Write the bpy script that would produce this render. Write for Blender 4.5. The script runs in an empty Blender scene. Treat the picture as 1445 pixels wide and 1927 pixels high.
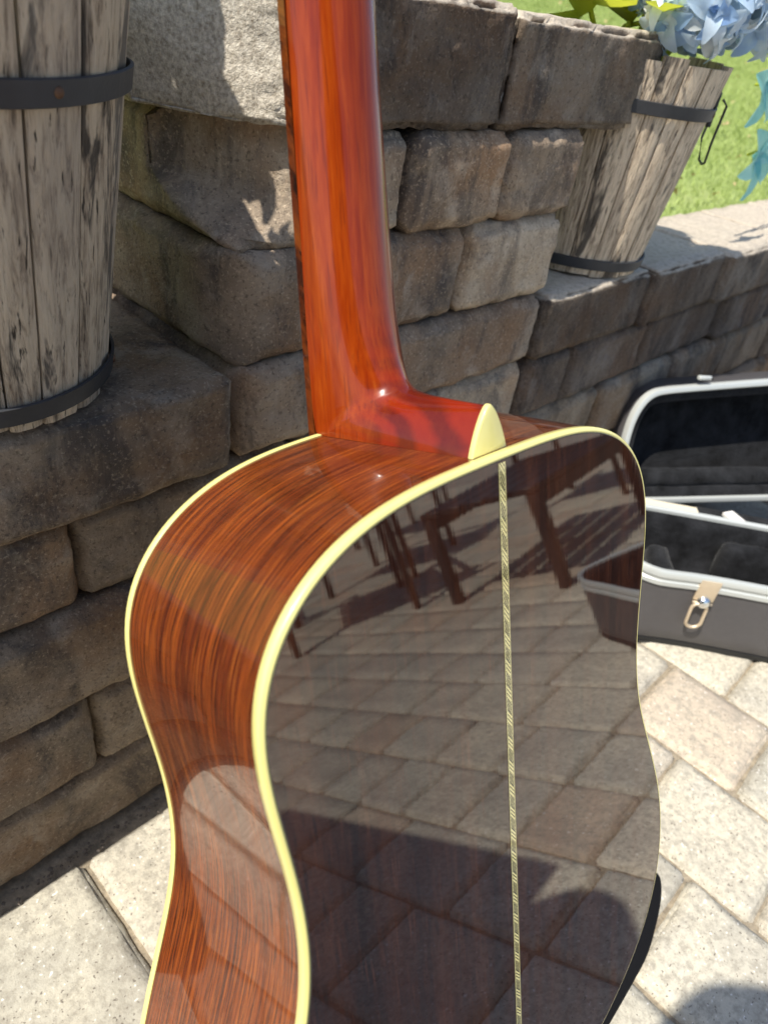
import bpy, bmesh, math, random
import numpy as np
from mathutils import Vector, Matrix, noise

random.seed(7)
rng = np.random.default_rng(7)
S = bpy.context.scene
COL = S.collection
R = math.radians

# ------------------------------------------------------------------ camera
cam_d = bpy.data.cameras.new("camera")
cam = bpy.data.objects.new("camera", cam_d)
COL.objects.link(cam)
WC = ((0.7001, -0.3357, 0.6302), (-0.7007, -0.4927, 0.5161), (0.1373, -0.8029, -0.5801))
right = Vector([r[0] for r in WC]).normalized()
fwd = Vector([r[2] for r in WC]).normalized()
down = fwd.cross(right).normalized()
right = down.cross(fwd)
CAM = Vector((-0.23510, -0.09298, 0.68128))
cam.matrix_world = Matrix(((right.x, -down.x, -fwd.x, CAM.x), (right.y, -down.y, -fwd.y, CAM.y),
                           (right.z, -down.z, -fwd.z, CAM.z), (0, 0, 0, 1)))
cam_d.sensor_fit = 'VERTICAL'
cam_d.sensor_height = 36.0
cam_d.sensor_width = 27.0
cam_d.lens = 1363.1 / 1927 * 36.0
cam_d.clip_start = 0.01
cam_d.clip_end = 500
cam_d.dof.use_dof = True
cam_d.dof.focus_distance = 0.47
cam_d.dof.aperture_fstop = 9.0
S.camera = cam

# ------------------------------------------------------------------ sky, sun, exposure
SUN = Vector((-0.63, 0.030, 1.0)).normalized()
elev = math.asin(SUN.z)
W = bpy.data.worlds.new("World")
S.world = W
W.use_nodes = True
wn = W.node_tree
bg = wn.nodes["Background"]
sky = wn.nodes.new("ShaderNodeTexSky")
sky.sky_type = 'NISHITA'
sky.sun_disc = False
sky.sun_elevation = elev
sky.sun_rotation = math.atan2(SUN.x, SUN.y)
wn.links.new(sky.outputs[0], bg.inputs[0])
bg.inputs[1].default_value = 0.15
sl = bpy.data.lights.new("sun", 'SUN')
sl.energy = 4.75
sl.angle = R(0.5)
sl.color = (1.0, 0.945, 0.85)
so = bpy.data.objects.new("sun", sl)
COL.objects.link(so)
so.location = SUN * 5
so.rotation_euler = SUN.to_track_quat('Z', 'Y').to_euler()
S.view_settings.view_transform = 'Standard'
S.view_settings.look = 'None'
S.view_settings.exposure = 0.42
S.view_settings.gamma = 1.0
S.view_settings.use_curve_mapping = False
S.cycles.max_bounces = 8
S.cycles.use_denoising = True

# ------------------------------------------------------------------ helpers
def tag(o, label=None, cat=None, group=None, kind=None):
    if label: o['label'] = label
    if cat: o['category'] = cat
    if group: o['group'] = group
    if kind: o['kind'] = kind
    return o

def empty(name, loc=(0, 0, 0), label=None, cat=None, group=None, parent=None, kind=None):
    o = bpy.data.objects.new(name, None)
    o.empty_display_size = 0.02
    o.location = loc
    COL.objects.link(o)
    if parent: o.parent = parent
    return tag(o, label, cat, group, kind)

def mesh_obj(name, verts, faces, mat, parent=None, loc=(0, 0, 0), smooth=True, uvs=None):
    me = bpy.data.meshes.new(name)
    me.from_pydata([tuple(v) for v in verts], [], faces)
    if uvs is not None:
        l = me.uv_layers.new(name="UVMap")
        for p in me.polygons:
            for li in p.loop_indices:
                l.data[li].uv = uvs[me.loops[li].vertex_index]
    me.validate()
    if smooth: me.polygons.foreach_set("use_smooth", [True] * len(me.polygons))
    if mat: me.materials.append(mat)
    o = bpy.data.objects.new(name, me)
    o.location = loc
    COL.objects.link(o)
    if parent: o.parent = parent
    return o

def link_mesh(name, me, parent=None, loc=(0, 0, 0)):
    o = bpy.data.objects.new(name, me)
    o.location = loc
    COL.objects.link(o)
    if parent: o.parent = parent
    return o

def fix_normals(o):
    bm = bmesh.new(); bm.from_mesh(o.data)
    bmesh.ops.remove_doubles(bm, verts=bm.verts, dist=1e-6)
    bmesh.ops.recalc_face_normals(bm, faces=bm.faces)
    bm.to_mesh(o.data); bm.free()
    return o

def sharp(o, deg=35):
    try: o.data.set_sharp_from_angle(angle=R(deg))
    except Exception: pass
    return o

# surface lattice of a box with rounded, worn edges
def stone_geo(h, n, r, amp, seed, freq=14.0, hook=None, edge=0.0):
    def ticks(k, hh):
        e = min(r, hh * 0.9)
        inner = np.linspace(-hh + e, hh - e, max(2, k - 3))
        return np.concatenate([[-hh, -hh + e * .35], inner, [hh - e * .35, hh]])
    T = [ticks(n[i], h[i]) for i in range(3)]
    nx, ny, nz = [len(t) for t in T]
    idx = {}; V = []; F = []
    def vid(i, j, k):
        q = (i, j, k)
        if q not in idx:
            idx[q] = len(V); V.append((T[0][i], T[1][j], T[2][k]))
        return idx[q]
    for i in range(nx - 1):
        for j in range(ny - 1):
            F.append((vid(i, j, 0), vid(i, j + 1, 0), vid(i + 1, j + 1, 0), vid(i + 1, j, 0)))
            F.append((vid(i, j, nz - 1), vid(i + 1, j, nz - 1), vid(i + 1, j + 1, nz - 1), vid(i, j + 1, nz - 1)))
    for i in range(nx - 1):
        for k in range(nz - 1):
            F.append((vid(i, 0, k), vid(i + 1, 0, k), vid(i + 1, 0, k + 1), vid(i, 0, k + 1)))
            F.append((vid(i, ny - 1, k), vid(i, ny - 1, k + 1), vid(i + 1, ny - 1, k + 1), vid(i + 1, ny - 1, k)))
    for j in range(ny - 1):
        for k in range(nz - 1):
            F.append((vid(0, j, k), vid(0, j, k + 1), vid(0, j + 1, k + 1), vid(0, j + 1, k)))
            F.append((vid(nx - 1, j, k), vid(nx - 1, j + 1, k), vid(nx - 1, j + 1, k + 1), vid(nx - 1, j, k + 1)))
    so_ = Vector((seed * 3.17, seed * 1.31, seed * 2.23))
    out = []
    for p in V:
        p = Vector(p)
        q = Vector([max(-(h[a] - min(r, h[a] * .9)), min(h[a] - min(r, h[a] * .9), p[a])) for a in range(3)])
        d = p - q
        L = d.length
        if L > 1e-9:
            # rounding radius itself varies along the edge (tumbled, chipped)
            nd = d / L
            rr = min(r, min(h) * .9)
            p = q + nd * rr
            nrm = nd
        else:
            nrm = Vector((0, 0, 1))
        w = 0.75 if sum(abs(c) > 1e-6 for c in d) < 2 else 1.0 + edge
        s = p + so_
        k = noise.noise(s * freq) + .55 * noise.noise(s * freq * 2.7) + .3 * noise.noise(s * freq * 6.5)
        if sum(abs(c) > 1e-6 for c in d) >= 2: k -= .55 * (1 + edge)
        p = p + nrm * (amp * k * w)
        if hook: p = hook(p)
        out.append(p)
    return out, F

def revolve(prof, n, a0=0.0, a1=2 * math.pi, close=True):
    V, F = [], []
    m = len(prof)
    full = abs((a1 - a0) - 2 * math.pi) < 1e-6
    k = n if full else n + 1
    for i in range(k):
        a = a0 + (a1 - a0) * i / n
        for (r_, z_) in prof: V.append((r_ * math.cos(a), r_ * math.sin(a), z_))
    for i in range(n):
        i2 = (i + 1) % k
        for j in range(m if close else m - 1):
            j2 = (j + 1) % m
            F.append((i * m + j, i2 * m + j, i2 * m + j2, i * m + j2))
    if not full and close:
        F.append(tuple(range(m))[::-1]); F.append(tuple((k - 1) * m + j for j in range(m)))
    return V, F

def tube(pts, rad, n=8, closed=False, cap=True):
    pts = [Vector(p) for p in pts]
    m = len(pts)
    if not isinstance(rad, (list, tuple)): rad = [rad] * m
    V, F = [], []
    up = Vector((0.13, 0.31, 0.94))
    for i, p in enumerate(pts):
        if closed: t = pts[(i + 1) % m] - pts[i - 1]
        else: t = pts[min(i + 1, m - 1)] - pts[max(i - 1, 0)]
        t.normalize()
        a = t.cross(up)
        if a.length < 1e-3: a = t.cross(Vector((1, 0, 0)))
        a.normalize(); b = t.cross(a)
        for k in range(n):
            th = 2 * math.pi * k / n
            V.append(p + (a * math.cos(th) + b * math.sin(th)) * rad[i])
    for i in range(m if closed else m - 1):
        i2 = (i + 1) % m
        for k in range(n):
            k2 = (k + 1) % n
            F.append((i * n + k, i * n + k2, i2 * n + k2, i2 * n + k))
    if not closed and cap:
        F.append(tuple(range(n))[::-1]); F.append(tuple((m - 1) * n + k for k in range(n)))
    return V, F

def box_geo(x0, x1, y0, y1, z0, z1):
    V = [(x, y, z) for x in (x0, x1) for y in (y0, y1) for z in (z0, z1)]
    F = [(0, 1, 3, 2), (4, 6, 7, 5), (0, 4, 5, 1), (2, 3, 7, 6), (0, 2, 6, 4), (1, 5, 7, 3)]
    return V, F

def bevel_box(name, b, mat, parent=None, bev=0.004, seg=2, M=None):
    V, F = box_geo(*b)
    o = mesh_obj(name, V, F, mat, parent)
    bm = bmesh.new(); bm.from_mesh(o.data)
    bmesh.ops.recalc_face_normals(bm, faces=bm.faces)
    bmesh.ops.bevel(bm, geom=bm.edges[:], offset=bev, segments=seg, affect='EDGES', profile=.5)
    if M is not None: bm.transform(M)
    bm.to_mesh(o.data); bm.free()
    o.data.polygons.foreach_set("use_smooth", [True] * len(o.data.polygons))
    sharp(o, 40)
    return o

# ------------------------------------------------------------------ material helpers
class NT:
    def __init__(s, name):
        s.m = bpy.data.materials.new(name); s.m.use_nodes = True
        s.t = s.m.node_tree; s.b = s.t.nodes["Principled BSDF"]
    def n(s, typ, **kw):
        x = s.t.nodes.new(typ)
        for k, v in kw.items(): setattr(x, k, v)
        return x
    def link(s, a, b): s.t.links.new(a, b)
    def coord(s, out='Object', scale=(1, 1, 1), rand=True):
        c = s.n('ShaderNodeTexCoord')
        mp = s.n('ShaderNodeMapping'); mp.inputs['Scale'].default_value = scale
        if rand:
            oi = s.n('ShaderNodeObjectInfo')
            mu = s.n('ShaderNodeMath', operation='MULTIPLY'); mu.inputs[1].default_value = 37.0
            s.link(oi.outputs['Random'], mu.inputs[0])
            ad = s.n('ShaderNodeVectorMath', operation='ADD')
            s.link(c.outputs[out], ad.inputs[0]); s.link(mu.outputs[0], ad.inputs[1])
            s.link(ad.outputs[0], mp.inputs[0])
        else:
            s.link(c.outputs[out], mp.inputs[0])
        return mp.outputs[0]
    def noise(s, vec, scale, detail=4, rough=.55, dist=0.0):
        x = s.n('ShaderNodeTexNoise'); x.inputs['Scale'].default_value = scale
        x.inputs['Detail'].default_value = detail; x.inputs['Roughness'].default_value = rough
        x.inputs['Distortion'].default_value = dist
        s.link(vec, x.inputs['Vector']); return x.outputs['Fac']
    def ramp(s, fac, stops, interp='LINEAR'):
        x = s.n('ShaderNodeValToRGB'); cr = x.color_ramp; cr.interpolation = interp
        while len(cr.elements) < len(stops): cr.elements.new(.5)
        for e, (p, c) in zip(cr.elements, stops):
            e.position = p; e.color = (c, c, c, 1) if isinstance(c, (int, float)) else (*c, 1)
        s.link(fac, x.inputs[0]); return x.outputs[0]
    def mix(s, fac, a, b, mode='MIX'):
        x = s.n('ShaderNodeMix', data_type='RGBA', blend_type=mode)
        for sock, v in ((x.inputs[0], fac), (x.inputs[6], a), (x.inputs[7], b)):
            if isinstance(v, (int, float)): sock.default_value = v
            elif isinstance(v, (tuple, list)): sock.default_value = (*v, 1) if len(v) == 3 else v
            else: s.link(v, sock)
        return x.outputs[2]
    def math(s, op, a, b=None, clamp=False):
        x = s.n('ShaderNodeMath', operation=op, use_clamp=clamp)
        for sock, v in ((x.inputs[0], a), (x.inputs[1], b)):
            if v is None: continue
            if isinstance(v, (int, float)): sock.default_value = v
            else: s.link(v, sock)
        return x.outputs[0]
    def rand(s):
        return s.n('ShaderNodeObjectInfo').outputs['Random']
    def color(s, c):
        if isinstance(c, (tuple, list)): s.b.inputs['Base Color'].default_value = (*c, 1)
        else: s.link(c, s.b.inputs['Base Color'])
    def set(s, **kw):
        for k, v in kw.items():
            sock = s.b.inputs[k.replace('_', ' ')]
            if isinstance(v, (int, float)): sock.default_value = v
            elif isinstance(v, tuple): sock.default_value = v
            else: s.link(v, sock)
    def bump(s, h, strength=.3, dist=.002):
        x = s.n('ShaderNodeBump'); x.inputs['Strength'].default_value = strength
        x.inputs['Distance'].default_value = dist
        s.link(h, x.inputs['Height']); s.link(x.outputs[0], s.b.inputs['Normal'])

def mat_stone(name, tint=(1, 1, 1), sun_top=0.0):
    t = NT(name)
    v = t.coord()
    a = t.noise(t.coord(scale=(1, 1, .75)), 13, 6, .62, .6)
    col = t.ramp(a, [(.27, (.095, .085, .080)), (.40, (.19, .163, .135)), (.52, (.275, .235, .19)), (.64, (.34, .305, .26)), (.80, (.24, .185, .13))])
    br = t.noise(v, 7, 4, .55, .3)
    col = t.mix(t.ramp(br, [(.48, 0.), (.62, .75)]), col, (.235, .155, .098))
    dk = t.noise(t.coord(scale=(1.2, 1.2, .45)), 17, 6, .7, .7)
    col = t.mix(t.ramp(dk, [(.50, 0.), (.64, .72)]), col, (.062, .060, .064))
    gy = t.noise(t.coord(scale=(1.1, 1, .8)), 26, 5, .65, .4)
    col = t.mix(t.ramp(gy, [(.54, 0.), (.70, .55)]), col, (.43, .40, .355))
    sp = t.noise(v, 380, 3, .65)
    col = t.mix(t.ramp(sp, [(.55, 0.), (.70, .45)]), col, (.55, .48, .39))
    sd = t.noise(v, 330, 3, .65)
    col = t.mix(t.ramp(sd, [(.32, .6), (.45, 0.)]), col, (.06, .052, .045))
    rr = t.ramp(t.rand(), [(0, (.60, .58, .58)), (.3, (.88, .80, .72)), (.6, (.84, .83, .82)), (1., (1.08, 1.02, .94))])
    col = t.mix(1.0, col, rr, 'MULTIPLY')
    col = t.mix(1.0, col, tint, 'MULTIPLY')
    if sun_top:      # sunlight painted into the colour as a pale tone on upward faces
        ge = t.n('ShaderNodeNewGeometry'); sz = t.n('ShaderNodeSeparateXYZ'); t.link(ge.outputs['Normal'], sz.inputs[0])
        f_ = t.math('MULTIPLY', t.ramp(t.math('ADD', sz.outputs['Z'], t.math('MULTIPLY', t.noise(v, 90, 4, .7), .5)), [(.66, 0.), (1.12, 1.)]), sun_top)
        col = t.mix(f_, col, t.ramp(t.noise(v, 160, 4, .7), [(.3, (.40, .34, .27)), (.6, (.62, .54, .43))]))
    t.color(col); t.set(Roughness=.9)
    t.b.inputs['Specular IOR Level'].default_value = .2
    h = t.math('ADD', t.noise(v, 420, 4, .7), t.math('MULTIPLY', t.noise(v, 80, 6, .65), 2.0))
    t.bump(h, .75, .0019)
    return t.m

def mat_paver(name):
    t = NT(name)
    v = t.coord()
    a = t.noise(v, 7, 4, .6, .3)
    col = t.ramp(a, [(.3, (.43, .40, .345)), (.48, (.57, .53, .44)), (.62, (.65, .595, .48)), (.78, (.54, .525, .485))])
    rr = t.ramp(t.rand(), [(0, (.78, .80, .80)), (.3, (1.0, .99, .96)), (.55, (.95, .82, .74)), (.75, (.85, .85, .84)), (1., (1.1, 1.07, 1.0))])
    col = t.mix(1.0, col, rr, 'MULTIPLY')
    fine = t.noise(v, 130, 5, .75)
    col = t.mix(t.ramp(fine, [(.38, .75), (.56, 0.)]), col, (.30, .275, .225))
    sp = t.noise(v, 260, 1, .5)
    col = t.mix(t.ramp(sp, [(.70, 0.), (.76, .85)]), col, (.82, .80, .76))
    sp2 = t.noise(t.coord(scale=(1, 1.1, 1)), 330, 1, .5)
    col = t.mix(t.ramp(sp2, [(.27, .8), (.33, 0.)]), col, (.13, .11, .09))
    t.color(col); t.set(Roughness=.85)
    t.b.inputs['Specular IOR Level'].default_value = .3
    h = t.math('ADD', t.noise(v, 260, 3, .7), t.math('MULTIPLY', t.noise(v, 45, 4, .6), 1.5))
    t.bump(h, .5, .0018)
    return t.m

def mat_oldwood(name):
    t = NT(name)
    v = t.coord(scale=(1, 1, .03))
    g = t.noise(v, 240, 7, .7, .5)
    col = t.ramp(g, [(.30, (.06, .045, .034)), (.40, (.36, .295, .23)), (.51, (.63, .54, .43)), (.70, (.76, .67, .54))])
    st = t.noise(t.coord(scale=(1, 1, .12)), 34, 5, .7, 1.2)
    col = t.mix(t.ramp(st, [(.56, 0.), (.63, .88)]), col, (.050, .047, .046))
    gr = t.noise(t.coord(scale=(1, 1, .25)), 14, 3, .5)
    col = t.mix(t.ramp(gr, [(.50, 0.), (.72, .40)]), col, (.30, .28, .26))
    cr = t.noise(t.coord(scale=(1, 1, .010)), 420, 3, .6)
    col = t.mix(t.ramp(cr, [(.31, .92), (.38, 0.)]), col, (.03, .024, .02))
    rr = t.ramp(t.rand(), [(0, (.84, .79, .72)), (1., (1.14, 1.07, .97))])
    col = t.mix(1.0, col, rr, 'MULTIPLY')
    t.color(col); t.set(Roughness=.8)
    t.b.inputs['Specular IOR Level'].default_value = .2
    t.bump(t.math('ADD', g, t.math('MULTIPLY', cr, 1.4)), .8, .0025)
    return t.m

def lacquer(t, coat=1.0, ior=1.62, rough=.012):
    t.set(Roughness=.5)
    t.b.inputs['Specular IOR Level'].default_value = .0
    t.b.inputs['Coat Weight'].default_value = coat
    t.b.inputs['Coat Roughness'].default_value = rough
    t.b.inputs['Coat IOR'].default_value = ior

def mat_rosewood(name, bright=1.0, along='x', coord='UV', ior=1.6):
    t = NT(name)
    sc = (1, 1, 1)
    def sv(lng, acr):
        s_ = (lng, acr, 1) if along == 'x' else (acr, lng, 1)
        return t.coord(coord, s_, rand=False)
    b = bright
    big = t.noise(sv(3, 45), 1, 3, .55, .4)
    band = t.noise(sv(9, 820), 1, 6, .72, .25)
    f = t.math('ADD', t.math('MULTIPLY', band, .72), t.math('MULTIPLY', big, .38))
    col = t.ramp(f, [(.34, (.045 * b, .010 * b, .006 * b)), (.48, (.14 * b, .027 * b, .009 * b)), (.59, (.30 * b, .066 * b, .012 * b)), (.73, (.56 * b, .145 * b, .018 * b))])
    fine = t.noise(sv(20, 1500), 1, 4, .7, .3)
    col = t.mix(t.ramp(fine, [(.42, .88), (.52, 0.)]), col, (.050 * b, .011 * b, .005 * b))
    pore = t.noise(sv(40, 2100), 1, 2, .5)
    col = t.mix(t.ramp(pore, [(.33, .9), (.42, 0.)]), col, (.016 * b, .006 * b, .004 * b))
    lite = t.noise(sv(24, 1500), 1, 2, .5)
    col = t.mix(t.ramp(lite, [(.60, 0.), (.72, .5)]), col, (.70 * b, .22 * b, .035 * b))
    t.color(col)
    lacquer(t, 1.0, ior)
    t.set(Roughness=.22)
    t.b.inputs['Specular IOR Level'].default_value = .08
    return t.m

def mat_backwood(name):
    t = NT(name)
    def sv(lng, acr): return t.coord('Object', (acr, lng, 1), rand=False)
    band = t.noise(sv(2.0, 70), 1, 4, .6, .4)
    col = t.ramp(band, [(.28, (.014, .006, .005)), (.48, (.032, .011, .007)), (.7, (.060, .020, .010))])
    pore = t.noise(sv(45, 1100), 1, 2, .5)
    col = t.mix(t.ramp(pore, [(.34, .8), (.46, 0.)]), col, (.014, .006, .005))
    lite = t.noise(sv(25, 800), 1, 2, .5)
    col = t.mix(t.ramp(lite, [(.60, 0.), (.72, .5)]), col, (.12, .040, .022))
    t.color(col)
    lacquer(t, 1.0, 1.85, .006)
    bp_ = t.n('ShaderNodeBump'); bp_.inputs['Strength'].default_value = .10; bp_.inputs['Distance'].default_value = .00006
    t.link(t.noise(sv(7, 420), 1, 3, .6), bp_.inputs['Height']); t.link(bp_.outputs[0], t.b.inputs['Coat Normal'])
    return t.m

def mat_mahogany(name):
    t = NT(name)
    v = t.coord('Object', (1, .055, .7), rand=False)
    g = t.noise(v, 300, 6, .65, .3)
    col = t.ramp(g, [(.28, (.17, .016, .002)), (.46, (.23, .027, .002)), (.60, (.28, .041, .003)), (.78, (.34, .066, .006))])
    p = t.noise(t.coord('Object', (1, .03, .6), rand=False), 900, 2, .5)
    col = t.mix(t.ramp(p, [(.32, .5), (.41, 0.)]), col, (.12, .014, .004))
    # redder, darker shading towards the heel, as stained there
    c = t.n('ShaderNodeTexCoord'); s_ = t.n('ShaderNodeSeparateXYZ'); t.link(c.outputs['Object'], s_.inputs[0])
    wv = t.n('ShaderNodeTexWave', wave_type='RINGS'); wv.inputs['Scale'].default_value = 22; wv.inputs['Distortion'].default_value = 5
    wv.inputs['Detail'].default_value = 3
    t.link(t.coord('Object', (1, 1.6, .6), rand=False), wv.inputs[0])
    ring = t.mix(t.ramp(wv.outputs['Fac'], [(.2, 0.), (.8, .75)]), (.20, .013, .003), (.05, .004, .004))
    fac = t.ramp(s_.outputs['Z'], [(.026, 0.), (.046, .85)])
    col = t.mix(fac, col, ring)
    t.color(col)
    lacquer(t, 1.0, 1.31, .04)
    t.set(Roughness=.21)
    t.b.inputs['Specular IOR Level'].default_value = .14
    return t.m

def mat_plain(name, c, rough=.5, metal=0.0, coat=0.0, bump=0.0, bscale=200, var=0.0, spec=.5):
    t = NT(name)
    v = t.coord()
    if var:
        n_ = t.noise(v, bscale * .15, 4, .6)
        lo = tuple(x * (1 - var) for x in c); hi = tuple(min(1, x * (1 + var)) for x in c)
        t.color(t.ramp(n_, [(.3, lo), (.7, hi)]))
    else: t.color(c)
    t.set(Roughness=rough, Metallic=metal)
    t.b.inputs['Specular IOR Level'].default_value = spec
    t.b.inputs['Coat Weight'].default_value = coat
    t.b.inputs['Coat Roughness'].default_value = .03
    if bump: t.bump(t.noise(v, bscale, 4, .65), bump, .002)
    return t.m

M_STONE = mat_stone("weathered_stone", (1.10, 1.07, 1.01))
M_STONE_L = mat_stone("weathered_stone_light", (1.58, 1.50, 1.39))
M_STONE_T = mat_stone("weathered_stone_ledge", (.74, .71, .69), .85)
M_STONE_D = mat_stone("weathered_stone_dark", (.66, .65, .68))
M_STONE_C = mat_stone("cap_stone", (.84, .80, .76), .85)
M_STONE_C2 = M_STONE_C.copy(); M_STONE_C2.name = 'cap_stone_right'
# the cap's split end: sunlight painted in as a paler tone
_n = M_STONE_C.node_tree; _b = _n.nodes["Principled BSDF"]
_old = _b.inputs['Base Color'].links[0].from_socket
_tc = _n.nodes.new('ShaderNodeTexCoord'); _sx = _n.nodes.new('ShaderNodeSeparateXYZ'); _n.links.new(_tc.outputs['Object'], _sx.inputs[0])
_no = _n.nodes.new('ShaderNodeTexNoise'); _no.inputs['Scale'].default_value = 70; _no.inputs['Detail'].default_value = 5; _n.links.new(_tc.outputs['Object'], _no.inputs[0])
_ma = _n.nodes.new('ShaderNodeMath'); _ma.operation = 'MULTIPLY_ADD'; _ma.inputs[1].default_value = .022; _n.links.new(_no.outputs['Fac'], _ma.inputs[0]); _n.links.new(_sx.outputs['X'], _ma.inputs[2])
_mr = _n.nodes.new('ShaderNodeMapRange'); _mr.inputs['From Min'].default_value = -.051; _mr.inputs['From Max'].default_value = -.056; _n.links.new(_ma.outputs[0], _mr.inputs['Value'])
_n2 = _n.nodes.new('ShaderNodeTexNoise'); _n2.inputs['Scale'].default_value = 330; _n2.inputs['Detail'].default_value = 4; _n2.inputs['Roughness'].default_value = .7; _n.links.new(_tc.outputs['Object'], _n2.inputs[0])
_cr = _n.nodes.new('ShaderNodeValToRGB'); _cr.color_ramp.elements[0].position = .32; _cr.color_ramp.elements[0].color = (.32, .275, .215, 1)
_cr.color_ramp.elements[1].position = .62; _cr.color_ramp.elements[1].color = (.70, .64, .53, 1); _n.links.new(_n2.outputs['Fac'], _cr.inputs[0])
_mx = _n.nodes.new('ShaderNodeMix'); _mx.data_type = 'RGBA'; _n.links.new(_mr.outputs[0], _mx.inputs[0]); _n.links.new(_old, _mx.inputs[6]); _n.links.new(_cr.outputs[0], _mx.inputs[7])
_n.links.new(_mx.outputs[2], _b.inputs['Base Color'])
M_PAVER = mat_paver("paver_concrete")
M_OLD = mat_oldwood("weathered_stave_wood")
M_SIDE = mat_rosewood("rosewood_side", .74, ior=1.42)
M_BACK = mat_backwood("rosewood_back")
M_MAHO = mat_mahogany("mahogany_lacquer")
M_BIND = mat_plain("cream_binding", (.78, .70, .245), .35, coat=.6, var=.04, bscale=60)
M_SPRUCE = mat_plain("spruce_top", (.55, .36, .16), .4, coat=.8, var=.08)
M_FRETB = mat_rosewood("fretboard_wood", .45, 'y', 'Object', 1.45)
M_NICKEL = mat_plain("nickel", (.75, .72, .66), .25, 1.0)
M_HOOP = mat_plain("black_iron", (.045, .047, .052), .55, .35, bump=.25, bscale=120, var=.3)
M_RUST = mat_plain("rusty_screw", (.16, .09, .055), .6, .6, bump=.3, bscale=600, var=.4)
M_SOIL = mat_plain("potting_soil", (.03, .022, .016), .95, bump=.8, bscale=200, var=.5)
M_VINYL = mat_plain("case_vinyl", (.085, .080, .082), .42, bump=.35, bscale=900, var=.06)
M_ALU = mat_plain("aluminium_valance", (.56, .58, .55), .35, .25)
M_PLUSH = mat_plain("black_plush", (.014, .0145, .016), .95, bump=1.0, bscale=260, var=.7, spec=.15)
M_PLUSH.node_tree.nodes["Principled BSDF"].inputs['Sheen Weight'].default_value = .10
M_PLUSH.node_tree.nodes["Principled BSDF"].inputs['Sheen Roughness'].default_value = .4
M_BRASS = mat_plain("brass", (.70, .58, .42), .45, .55, var=.1)
M_RIVET = mat_plain("steel_rivet", (.82, .84, .84), .22, 1.0)
M_DARKMET = mat_plain("dark_furniture_metal", (.022, .020, .020), .45, .2)
M_BAG = mat_plain("black_bag_fabric", (.010, .010, .011), .9, bump=.4, bscale=500, spec=.1)

# ------------------------------------------------------------------ ground and lawn
def ground_mat():
    t = NT("joint_sand")
    v = t.coord(rand=False)
    c = t.ramp(t.noise(v, 120, 4, .7), [(.3, (.16, .135, .10)), (.7, (.40, .335, .24))])
    t.color(c); t.set(Roughness=.95); t.bump(t.noise(v, 500, 3, .7), .6, .002)
    return t.m
g = mesh_obj("ground", [(-60, -60, -.007), (60, -60, -.007), (60, .62, -.007), (-60, .62, -.007)], [(0, 1, 2, 3)], ground_mat(), smooth=False)
tag(g, kind='structure')

def far_patio_mat():
    t = NT("far_patio_pavers")
    v = t.coord(rand=False)
    br = t.n('ShaderNodeTexBrick'); br.offset = .5
    br.inputs['Scale'].default_value = 1.0
    br.inputs['Brick Width'].default_value = .17; br.inputs['Row Height'].default_value = .134
    br.inputs['Mortar Size'].default_value = .004
    br.inputs['Color1'].default_value = (.46, .42, .35, 1); br.inputs['Color2'].default_value = (.38, .33, .28, 1)
    br.inputs['Mortar'].default_value = (.13, .11, .085, 1)
    mp = t.n('ShaderNodeMapping'); mp.inputs['Rotation'].default_value = (0, 0, R(90)); t.link(v, mp.inputs[0]); t.link(mp.outputs[0], br.inputs[0])
    c = t.mix(t.ramp(t.noise(v, 90, 4, .7), [(.35, .5), (.6, 0.)]), br.outputs[0], (.25, .22, .18))
    t.color(c); t.set(Roughness=.9)
    return t.m
p = mesh_obj("patio", [(-14, -16, -.004), (16, -16, -.004), (16, .275, -.004), (-14, .275, -.004)], [(0, 1, 2, 3)], None, smooth=False)
# the near patio has its own pavers: cut the sheet there
X0, X1, Y0, Y1 = -1.32, 3.52, -4.6, .289
p.data.clear_geometry()
vv = [(-14, -16), (X0, -16), (X1, -16), (16, -16), (-14, Y0), (X0, Y0), (X1, Y0), (16, Y0), (-14, Y1), (X0, Y1), (X1, Y1), (16, Y1)]
p.data.from_pydata([(x, y, -.002) for x, y in vv], [], [(0, 1, 5, 4), (1, 2, 6, 5), (2, 3, 7, 6), (4, 5, 9, 8), (6, 7, 11, 10)])
p.data.materials.append(far_patio_mat())
tag(p, kind='structure')

def lawn_z(x, y):
    d = max(0.0, y - .47)
    return .34 + .16 * d + .006 * d * d
def lawn_mat():
    t = NT("lawn_grass")
    v = t.coord(rand=False)
    n1 = t.noise(v, 5, 5, .65)
    c = t.ramp(n1, [(.3, (.24, .32, .08)), (.55, (.31, .38, .11)), (.75, (.37, .41, .15))])
    n2 = t.noise(v, 70, 3, .7)
    c = t.mix(t.ramp(n2, [(.4, .3), (.55, 0.)]), c, (.12, .19, .03))
    t.color(c); t.set(Roughness=.9); t.bump(n2, .8, .02)
    return t.m
V, F = [], []
xs = np.linspace(-30, 60, 46); ys = np.concatenate([np.linspace(.445, 8, 16), np.linspace(9, 70, 12)])
for y in ys:
    for x in xs: V.append((x, y, lawn_z(x, y)))
for j in range(len(ys) - 1):
    for i in range(len(xs) - 1):
        a = j * len(xs) + i
        F.append((a, a + 1, a + len(xs) + 1, a + len(xs)))
lawn = mesh_obj("lawn", V, F, lawn_mat())
tag(lawn, kind='structure')

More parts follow.
